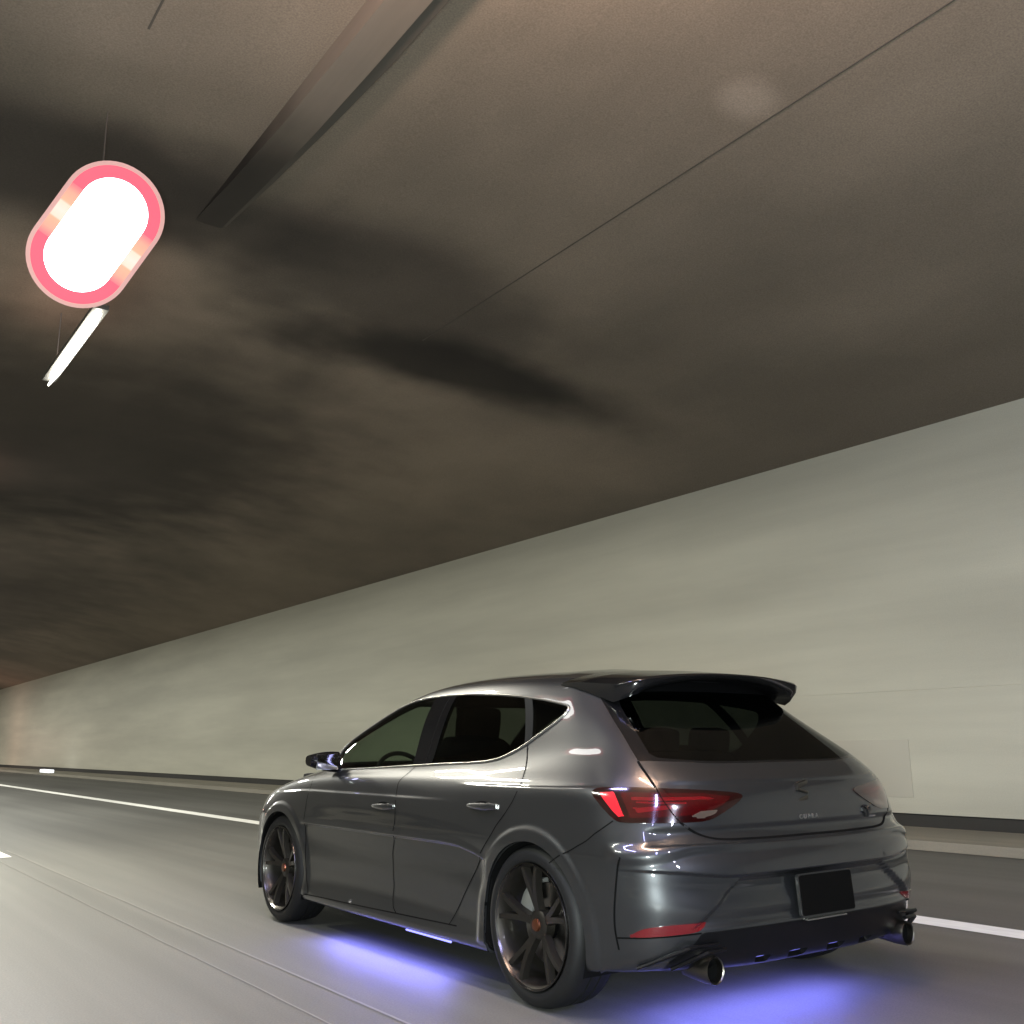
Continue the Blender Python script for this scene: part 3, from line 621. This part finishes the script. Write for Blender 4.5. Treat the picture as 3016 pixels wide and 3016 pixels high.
body = region_mesh('body', ['body'], PAINT, thick=.012)
region_mesh('rear_bumper', ['rear_bumper'], PAINT, thick=.012)
tailgate = region_mesh('tailgate', ['tailgate'], PAINT, thick=.012)
region_mesh('diffuser', ['diffuser'], DIFF, thick=.02)
region_mesh('bonnet', ['bonnet'], PAINT, thick=.012)
region_mesh('front_grille', ['grille', 'intake'], PLASTIC)
region_mesh('rear_window', ['rear_window'], GLASS_R)
region_mesh('rear_window_surround', ['rear_trim'], BLACK)
region_mesh('windscreen', ['windscreen'], GLASS)
doors = {}
for s in (-1, 1):
    S_ = (s,)
    doors[s, 0] = region_mesh('door', ['door_front'], PAINT, S_, thick=.012); doors[s, 1] = region_mesh('door', ['door_rear'], PAINT, S_, thick=.012)
    region_mesh('side_skirt', ['side_skirt'], PAINT, S_, thick=.01)
    region_mesh('side_window', ['window_front'], GLASS, S_, off=-.003); region_mesh('side_window', ['window_rear'], GLASS_D, S_, off=-.003, nz=.5)
    region_mesh('quarter_window', ['window_quarter'], GLASS_D, S_, off=-.003, nz=.3)
    region_mesh('pillar_cover', ['pillar_cover'], BLACK, S_, nz=.35); region_mesh('pillar_strip', ['pillar_strip'], PAINT, S_, nz=.35)
    region_mesh('tail_light', ['l_outer', 'l_inner', 'l_bright', 'l_white', 'l_stripe', 'l_stripe2', 'l_stripe3'], [REDDARK, REDMID, REDLIT, LENSCLEAR, REDEDGE], S_, off=.004, thick=.014, slotmap=[4, 0, 2, 3, 1, 1, 1])
    region_mesh('rear_reflector', ['reflector'], REFL, S_, off=.003, thick=.01)
    region_mesh('headlight', ['headlight'], HEADL, S_, off=.002, thick=.01)
region_mesh('interior_lining', ['body', 'door_front', 'door_rear', 'tailgate', 'rear_bumper', 'bonnet', 'pillar_cover', 'rear_trim', 'pillar_strip', 'side_skirt', 'l_outer', 'l_inner'], LINER, off=-.022)

# ---- seams and trim strips laid on the surface
def curve_pts(uv, step=.012, closed=False, s=-1):
    uv = list(uv) + ([uv[0]] if closed else [])
    pts = []
    for (a, b_) in zip(uv, uv[1:]):
        p0, _ = pt(*a); p1, _ = pt(*b_); k = max(1, int((p1 - p0).length / step))
        for i in range(k): t = i / k; pts.append((a[0] + (b_[0] - a[0]) * t, a[1] + (b_[1] - a[1]) * t))
    pts.append(uv[-1]); return pts
def ribbon(b, uv, wdt, s, h=.0012, closed=False, round_=False, mi=0):
    q = curve_pts(uv, closed=closed); P3 = [pt(*x, 0, s) for x in q]
    pos = [p for p, _ in P3]
    for _ in range(3):    # fair the line
        pos = [pos[0]] + [(pos[i - 1] + pos[i] * 2 + pos[i + 1]) / 4 for i in range(1, len(pos) - 1)] + [pos[-1]]
    G = []
    for i, (p, (_, nrm)) in enumerate(zip(pos, P3)):
        t = (pos[min(i + 1, len(pos) - 1)] - pos[max(i - 1, 0)])
        if t.length < 1e-9: t = Vector((0, 1, 0))
        c = t.normalized().cross(nrm).normalized()
        if round_:
            G.append([tuple(p + c * wdt / 2 * math.cos(a) + nrm * h * math.sin(a)) for a in np.linspace(0, math.pi, 7)])
        else:
            G.append([tuple(p - c * wdt / 2 + nrm * h), tuple(p + c * wdt / 2 + nrm * h)])
    b.grid(G, mi)
for s in (-1, 1):
    b = MB()
    ribbon(b, MD[:-1] + [(9.60, 8.9)], .0055, s); ribbon(b, FD, .0055, s); ribbon(b, RD, .0055, s)
    ribbon(b, [(12.0, 1.36), (11.14, 1.457), (10.38, 1.536), (9.66, 1.62), (8.98, 1.68), (8.4, 1.74)], .006, s)
    ribbon(b, QS, .0055, s)
    ribbon(b, [(4.50, 5.34), (4.695, 5.0), (4.8, 4.5), (4.88, 3.94), (4.925, 3.37), (4.93, 2.8), (4.88, 2.38), (4.74, 1.95)], .008, s)
    ribbon(b, [(4.88, 2.36), (4.4, 2.41), (3.98, 2.44), (3.0, 2.53), (2.3, 2.60)], .006, s)
    ribbon(b, TG, .010, s)
    ribbon(b, [q_ for q_ in TG if 6.5 < q_[1] < 8], .004, s, h=.0050)
    ribbon(b, [(13.0, 8.4), (14.4, 8.22), (15.4, 7.7)], .005, s)
    ribbon(b, [(12.28, 8.95), (12.6, 8.75), (13.0, 8.4)], .005, s)
    child(b.build('panel_gap', DARK))
    b = MB(); ribbon(b, DLO, .011, s, h=.006, closed=True, round_=True); child(b.build('window_trim', TRIM))
    b = MB(); ribbon(b, [(9.52, 11.8), (9.40, 8.98)], .004, s, h=.001); child(b.build('pillar_gap', DARK))

# ---- wheel housings and arch lips
for s in (-1, 1):
    for yc, zc_, r in ((.79, .30, .352), (3.42, .30, .356)):
        b = MB(); G = []
        for a in np.linspace(R(-22), R(202), 50):
            y, z = yc + r * math.cos(a), zc_ + r * math.sin(a)
            G.append([(s * x, y, z) for x in (.887, .86, .80, .62)] + [(s * .62, yc + .02 * math.cos(a), zc_)])
        b.grid(G); child(b.build('wheel_housing', DARK))

# ---- underbody
b = MB(); b.box((-.62, 1.15, .205), (.62, 4.05, .24)); b.box((-.80, 1.2, .165), (.80, 3.02, .20)); b.box((-.60, .28, .30), (.60, 1.15, .33))
child(b.build('underbody', LINER, smooth=False))

# ---- wheels
def wheel(x, y, s, front):
    R0 = .318; c = (0, 0, 0)
    root = empty('wheel', (s * x, y, R0)); child(root)
    if front and s: root.rotation_euler = (0, 0, 0)
    b = MB()   # tyre
    prof = [(-.23, .252), (-.232, .275), (-.225, .298), (-.205, .3125), (-.18, .317), (-.150, .318), (-.149, .312), (-.143, .312), (-.142, .318), (-.100, .3185), (-.099, .312), (-.093, .312), (-.092, .3185), (-.045, .317), (-.02, .310), (-.004, .295), (.002, .275), (-.001, .258), (-.008, .2495)]
    b.lathe(prof, c, sgn=s, n=96); b.build('tyre', RUBBER, root)
    b = MB()   # barrel + lip
    b.lathe([(-.004, .2495), (.003, .2475), (.004, .2425), (-.004, .2385)], c, sgn=s, n=96, mi=1)
    b.lathe([(-.004, .2385), (-.02, .230), (-.06, .222), (-.22, .226), (-.228, .250)], c, sgn=s, n=96, mi=0)
    # spokes: five pairs
    for k in range(5):
        for dd in (-.17, .17):
            a = 2 * math.pi * k / 5 + R(14)
            G = []
            for t in np.linspace(0, 1, 9):
                r = .045 + (.234 - .045) * t; aa = a + dd * (.25 + t * .95); wd = .014 + .004 * (1 - t) ; dep = -.045 + .036 * math.sin(t * 1.5) 
                cx, cz = r * math.cos(aa), r * math.sin(aa); nx, nz = -math.sin(aa), math.cos(aa)
                G.append([(s * (dep - .03), cx - nx * wd, cz - nz * wd), (s * dep, cx - nx * wd * .7, cz - nz * wd * .7), (s * dep, cx + nx * wd * .7, cz + nz * wd * .7), (s * (dep - .03), cx + nx * wd, cz + nz * wd)])
            b.grid(G, closeu=True)
    b.lathe([(-.085, .001), (-.085, .062), (-.045, .058), (-.036, .045), (-.036, .024)], c, sgn=s, n=40)
    b.build('rim', [RIM, RIMLIP], root)
    b = MB(); b.lathe([(-.036, .026), (-.028, .023), (-.025, .0), ], c, sgn=s, n=32); b.build('centre_cap', COPPER, root)
    b = MB(); b.lathe([(-.12, .06), (-.10, .065), (-.10, .162), (-.125, .162), (-.125, .06)], c, sgn=s, n=64); b.build('brake_disc', DISC, root)
    b = MB()
    G = []
    for a in np.linspace(R(20), R(75), 9) if not front else np.linspace(R(105), R(165), 9):
        G.append([(s * d, r * math.cos(a), r * math.sin(a)) for d, r in ((-.135, .10), (-.08, .10), (-.075, .14), (-.08, .182), (-.135, .182))])
    b.grid(G, closeu=True); b.build('brake_caliper', CASE, root)
for s in (-1, 1):
    wheel(.897, .79, s, False); wheel(.893, 3.42, s, True)

# ---- door handles
for s in (-1, 1):
    for (u0, u1, v0, key) in ((9.72, 10.2, 6.54, 0), (7.60, 8.15, 6.88, 1)):
        b = MB(); G = []
        for t in np.linspace(0, 1, 14):
            p, nrm = pt(u0 + (u1 - u0) * t, v0 + (.03 if t < .3 else 0), 0, s)
            e = math.sin(math.pi * min(max(t, .02), .98)) ** .35; h = .026 * e; tz = .016 * (e * .75 + .25) * (1.15 - .35 * t)
            up = Vector((0, 0, 1))
            G.append([tuple(p + nrm * h * (.55 + .45 * math.cos(a)) + up * tz * math.sin(a)) for a in np.linspace(0, 2 * math.pi, 12, endpoint=False)])
        b.grid(G, closeu=True); b.add([G[0][k] for k in range(12)], [tuple(range(12))]); b.add([G[-1][k] for k in range(12)], [tuple(range(12))])
        h = b.build('handle', PAINT); h.parent = doors[s, key]; h.matrix_parent_inverse = Matrix.Identity(4)
        b = MB(); G = []
        for rr in (0, .5, 1):
            G.append([tuple(pt((u0 + u1) / 2 + (u1 - u0) * .30 * rr * math.cos(a), v0 + .17 * rr * math.sin(a) + .05, .0015, s)[0]) for a in np.linspace(0, 2 * math.pi, 24, endpoint=False)])
        b.grid(G, closeu=True); h = b.build('handle_recess', DARK); h.parent = doors[s, key]; h.matrix_parent_inverse = Matrix.Identity(4)

# ---- mirrors
for s in (-1, 1):
    root = empty('door_mirror', (s * .86, 2.80, .955)); child(root)
    b = MB(); G = []
    for t in np.linspace(0, 1, 12):        # from foot outward
        x = -.05 + .195 * t
        hz = .060 * (1 - .50 * t ** 2.2); zz = .003 + .012 * t; dy = .075 * (1 - .35 * t ** 3)
        ring = []
        for a in np.linspace(0, 2 * math.pi, 20, endpoint=False):
            ca, sa = math.cos(a), math.sin(a)
            yy = dy * ca if ca > 0 else .034 * ca
            ring.append((s * x, -.02 * t + yy, zz + hz * math.copysign(abs(sa) ** .7, sa)))
        G.append(ring)
    b.grid(G, closeu=True); b.add(G[-1], [tuple(range(20))]); b.add(G[0], [tuple(range(20))]); b.build('mirror_shell', BLACK, root)
    b = MB(); b.box((min(s * -.02, s * .115), -.062, -.038), (max(s * -.02, s * .115), -.052, .052)); g = b.build('mirror_glass', CHROME, root, bevel=.004)
    b = MB(); b.box((min(s * -.14, s * -.03), -.02, -.055), (max(s * -.14, s * -.03), .03, -.03)); b.build('mirror_foot', BLACK, root, bevel=.006)

# ---- roof spoiler
b = MB(); G = []
xs = np.linspace(-1, 1, 41)
for x in xs:
    X = .575 * math.copysign(abs(x) ** .95, x); e = abs(x)
    yl = .86 + .10 * e ** 3; zl = 1.392 - .030 * e ** 2 - .035 * e ** 5
    yt = .43 + .05 * e ** 2 + .09 * max(0, (e - .86) / .14) ** 2; zt = 1.352 - .038 * e ** 2 - .016 * max(0, (e - .8) / .2) ** 2
    dr = .028 + .046 * e ** 3
    yb = .74 + .08 * e ** 3; zb = 1.335 - .055 * e ** 2
    G.append([(X, yl, zl - .012), (X, yl - .02, zl), (X, (yl * .6 + yt * .4), (zl * .6 + zt * .4) + .006), (X, yt + .03, zt + .004), (X, yt + .006, zt + .001), (X, yt, zt - .006), (X * .995, yt + .008, zt - dr * .6), (X * .985, yt + .03, zt - dr), (X * .97, (yt + yb) / 2, (zt - dr) * .5 + zb * .5 - .004), (X * .95, yb, zb)])
b.grid(G); b.add(G[0], [tuple(range(10))]); b.add(G[-1], [tuple(range(10))])
child(b.build('roof_spoiler', BLACK, angle=50))
# ---- number plate, emblem, lettering, badge
def rearpt(x, z, off):
    """point of the rear surface at x, z (left/right symmetric)"""
    j = np.argmin((np.abs(GP[..., 0]) - abs(x)) ** 2 + (GP[..., 2] - z) ** 2 + (GP[..., 1] > .6) * 9 + (GU > 4) * 9)
    p = GP.reshape(-1, 3)[j]; n_ = GN.reshape(-1, 3)[j]; return p[1] + n_[1] * off
y_t, y_b = rearpt(0, .525, .01), rearpt(0, .385, .01)
ypl = min(y_t, y_b)
root = empty('number_plate', (.005, ypl - .014, .455)); child(root); root.rotation_euler = (R(-4), 0, 0)
def rrect(w_, h_, r, n_=6):
    o_ = []
    for cx, cz, a0 in ((w_ - r, h_ - r, 0), (-w_ + r, h_ - r, 90), (-w_ + r, -h_ + r, 180), (w_ - r, -h_ + r, 270)):
        for k in range(n_): a = R(a0 + 90 * k / (n_ - 1)); o_.append((cx + r * math.cos(a), cz + r * math.sin(a)))
    return o_
b = MB(); b.prism(rrect(.168, .080, .012), 1, -.004, .010); b.build('plate_frame', PLATEF, root)
b = MB(); b.prism(rrect(.163, .075, .011), 1, -.007, -.0041); b.build('plate_face', PLATE, root)
b = MB(); b.box((-.115, ypl - .012, .357), (.13, ypl + .01, .363)); child(b.build('plate_lip', TRIM, bevel=.002))
# emblem: slanted S-shaped badge
yl_ = rearpt(0, .847, 0)
eb = MB()
for poly in ([(-.030, .012), (.026, .026), (.034, .034), (.034, .044), (-.030, .030)], [(-.034, .006), (.034, -.012), (.034, -.002), (-.034, .016)], [(.030, -.016), (-.026, -.030), (-.034, -.038), (-.034, -.048), (.030, -.034)]):
    eb.prism([(x, z + .847) for x, z in poly], 1, yl_ - .010, yl_ + .012)
o = eb.build('emblem', STEEL, tailgate, bevel=.0015); o.matrix_parent_inverse = Matrix.Identity(4)
def text(body_, size, loc, m, name, parent, extr=.002, spacing=1.0):
    cu_ = bpy.data.curves.new(name, 'FONT'); cu_.body = body_; cu_.size = size; cu_.extrude = extr; cu_.align_x = 'CENTER'; cu_.align_y = 'CENTER'; cu_.space_character = spacing
    ob = bpy.data.objects.new('tmp', cu_); COL.objects.link(ob); dg = bpy.context.evaluated_depsgraph_get()
    me = bpy.data.meshes.new_from_object(ob.evaluated_get(dg)); bpy.data.objects.remove(ob)
    rot = Matrix.Rotation(R(90), 4, 'X'); me.transform(Matrix.Translation(loc) @ rot); me.materials.clear()
    o_ = link(name, me, m, parent, smooth=False); o_.matrix_parent_inverse = Matrix.Identity(4); return o_
DULL = mat('dull_letters', (.16, .155, .145), .35, .6)
text('CUPRA', .026, (.012, rearpt(0, .745, .003), .745), DULL, 'lettering', tailgate, spacing=1.7)
eb = MB(); yb_ = rearpt(.40, .745, .004)
for poly in ([(-.028, .02), (-.006, .008), (-.006, -.022), (-.012, -.006), (-.028, .004)], [(.028, .02), (.006, .008), (.006, -.022), (.012, -.006), (.028, .004)], [(-.012, .022), (0, .012), (.012, .022), (0, .03)]):
    eb.prism([(x + .415, z + .745) for x, z in poly], 1, yb_ - .006, yb_ + .02)
o = eb.build('badge', PLASTIC, tailgate); o.matrix_parent_inverse = Matrix.Identity(4)
# parking sensors
SENS = mat('sensor_ring', (.03, .031, .033), .3, .5)
for s in (-1, 1):
    for u_, v_ in ((3.02, 4.71), (1.4, 4.7)):
        b = MB(); p, nrm = pt(u_, v_, .001, s); a = nrm.orthogonal().normalized(); c = nrm.cross(a)
        b.add([tuple(p + (a * math.cos(t) + c * math.sin(t)) * .010) for t in np.linspace(0, 2 * math.pi, 16, endpoint=False)], [tuple(range(16))]); child(b.build('parking_sensor', SENS))

# ---- exhaust tips and blades of the diffuser
for s in (-1, 1):
    root = empty('exhaust_tip', (s * .60, .04, .228)); child(root)
    def ring(r, y, k=1.0): return [(r * .92 * math.cos(a), y, r * 1.0 * math.sin(a)) for a in np.linspace(0, 2 * math.pi, 36, endpoint=False)]
    b = MB(); b.grid([ring(.040, .15), ring(.050, .06), ring(.0505, .008), ring(.048, .0), ring(.044, .004), ring(.042, .03)], closeu=True); b.build('pipe', STEEL, root)
    b = MB(); b.grid([ring(.042, .03), ring(.043, .10), ring(.001, .101)], closeu=True); b.build('bore', DARK, root)
    for (pa_, pb_) in (((.82, .235, .24), (.70, .312, .09)), ((.735, .235, .15), (.64, .296, .055))):
        b = MB(); a0 = Vector((s * pa_[0], pa_[2] - .015, pa_[1])); a1 = Vector((s * pb_[0], pb_[2] - .02, pb_[1])); a2 = Vector((s * .56, a1.y - .01, pb_[1] + .004))
        b.tube([tuple(a0), tuple(a0.lerp(a1, .5)), tuple(a1), tuple(a1.lerp(a2, .35)), tuple(a2)], [.010, .013, .014, .013, .010], 8, sq=.7)
        child(b.build('diffuser_blade', DIFF))
# ---- violet tubes under the car
VTUBE = mat('violet_tube', (.3, .3, 1), .4, emit=(.30, .30, 1), estr=1.8)
for (p0, p1, pw, nrmv) in (((-.835, 1.50, .150), (-.835, 2.75, .150), 1.0, (-.45, 0, -1)), ((.835, 1.50, .150), (.835, 2.75, .150), .8, (.25, 0, -1)), ((-.62, .36, .24), (.50, .36, .24), 1.25, (0, -.3, -1)), ((-.5, 1.25, .19), (.5, 1.25, .19), .5, (0, .1, -1))):
    b = MB(); b.tube([p0, (p0[0], min(p1[1], 1.92) if p0[0] == p1[0] else p1[1], p1[2]) if p0[0] == p1[0] else p1], .005, 8)
    t = child(b.build('underglow_tube', VTUBE))
    l = bpy.data.lights.new('underglow_light', 'AREA'); l.shape = 'RECTANGLE'; l.size = (Vector(p1) - Vector(p0)).length; l.size_y = .02; l.energy = GLOW_W * pw; l.color = (.21, .21, 1)
    o = bpy.data.objects.new('underglow_light', l); COL.objects.link(o)
    d = Vector(nrmv).normalized(); xa = (Vector(p1) - Vector(p0)).normalized(); ya = d.cross(xa) * -1
    mw = Matrix((xa, ya, -d)).transposed().to_4x4(); mw.translation = (Vector(p0) + Vector(p1)) / 2 + d * .012; o.matrix_world = mw

# ---- cabin: seats, dashboard, wheel
def cushion(b, cx, cy, cz, hx, hy, hz, tilt=0, r=.35):
    n1 = 9; G = []
    rt = Matrix.Rotation(R(tilt), 3, 'X')
    for i in range(n1):
        ph = -math.pi / 2 + math.pi * i / (n1 - 1)
        G.append([tuple(Vector((cx, cy, cz)) + rt @ Vector((hx * math.copysign(abs(math.cos(ph)) ** r * abs(math.cos(th)) ** r, math.cos(th)), hy * math.copysign(abs(math.cos(ph)) ** r * abs(math.sin(th)) ** r, math.sin(th)), hz * math.copysign(abs(math.sin(ph)) ** r, math.sin(ph))))) for th in np.linspace(0, 2 * math.pi, 24, endpoint=False)])
    b.grid(G, closeu=True)
for x in (-.37, .37):
    root = empty('front_seat', (x, 2.35, .3)); child(root)
    b = MB(); cushion(b, 0, .05, .1, .25, .26, .10); b.build('seat_base', FABRIC, root)
    b = MB(); cushion(b, 0, -.28, .46, .24, .08, .34, -14 * -1); b.build('backrest', FABRIC, root)
    b = MB(); cushion(b, 0, -.385, .86, .13, .05, .095, 10); b.tube([(-.05, -.36, .7), (-.05, -.38, .84)], .008); b.tube([(.05, -.36, .7), (.05, -.38, .84)], .008); b.build('headrest', FABRIC, root)
root = empty('rear_seat', (0, 1.35, .3)); child(root)
b = MB(); cushion(b, 0, 0, .1, .62, .26, .11); b.build('seat_base', FABRIC, root)
b = MB(); cushion(b, 0, -.33, .44, .60, .08, .30, 16); b.build('backrest', FABRIC, root)
for x in (-.36, 0, .36):
    b = MB(); cushion(b, x, -.42, .755, .12, .045, .065, 10); b.build('headrest', FABRIC, root)
b = MB(); b.prism([(2.95, .55), (2.88, .86), (3.0, .90), (3.5, .88), (3.5, .5)], 0, -.72, .72); child(b.build('dashboard', LINER, bevel=.02)); b = MB(); b.box((-.60, .42, .62), (.60, .95, .86)); child(b.build('parcel_shelf', LINER, bevel=.02))
b = MB(); rt = Matrix.Rotation(R(-25), 3, 'X')
b.tube([tuple(Vector((-.37, 2.80, .84)) + rt @ Vector((.18 * math.cos(a), 0, .18 * math.sin(a)))) for a in np.linspace(0, 2 * math.pi, 40)], .014); b.tube([(-.52, 2.8, .84), (-.22, 2.8, .84)], .02); child(b.build('steering_wheel', LINER))
b = MB(); b.box((-.09, 2.62, 1.235), (.09, 2.64, 1.29)); child(b.build('inside_mirror', LINER, bevel=.01))

b = MB(); b.box((-.42, .112, .212), (.42, .120, .272)); child(b.build('slot_glow_plate', mat('violet_slot_glow', (.2, .2, .6), .5, emit=(.20, .20, .85), estr=.75), bevel=.003))  # glowing plate added behind the diffuser slots, stands in for violet light there
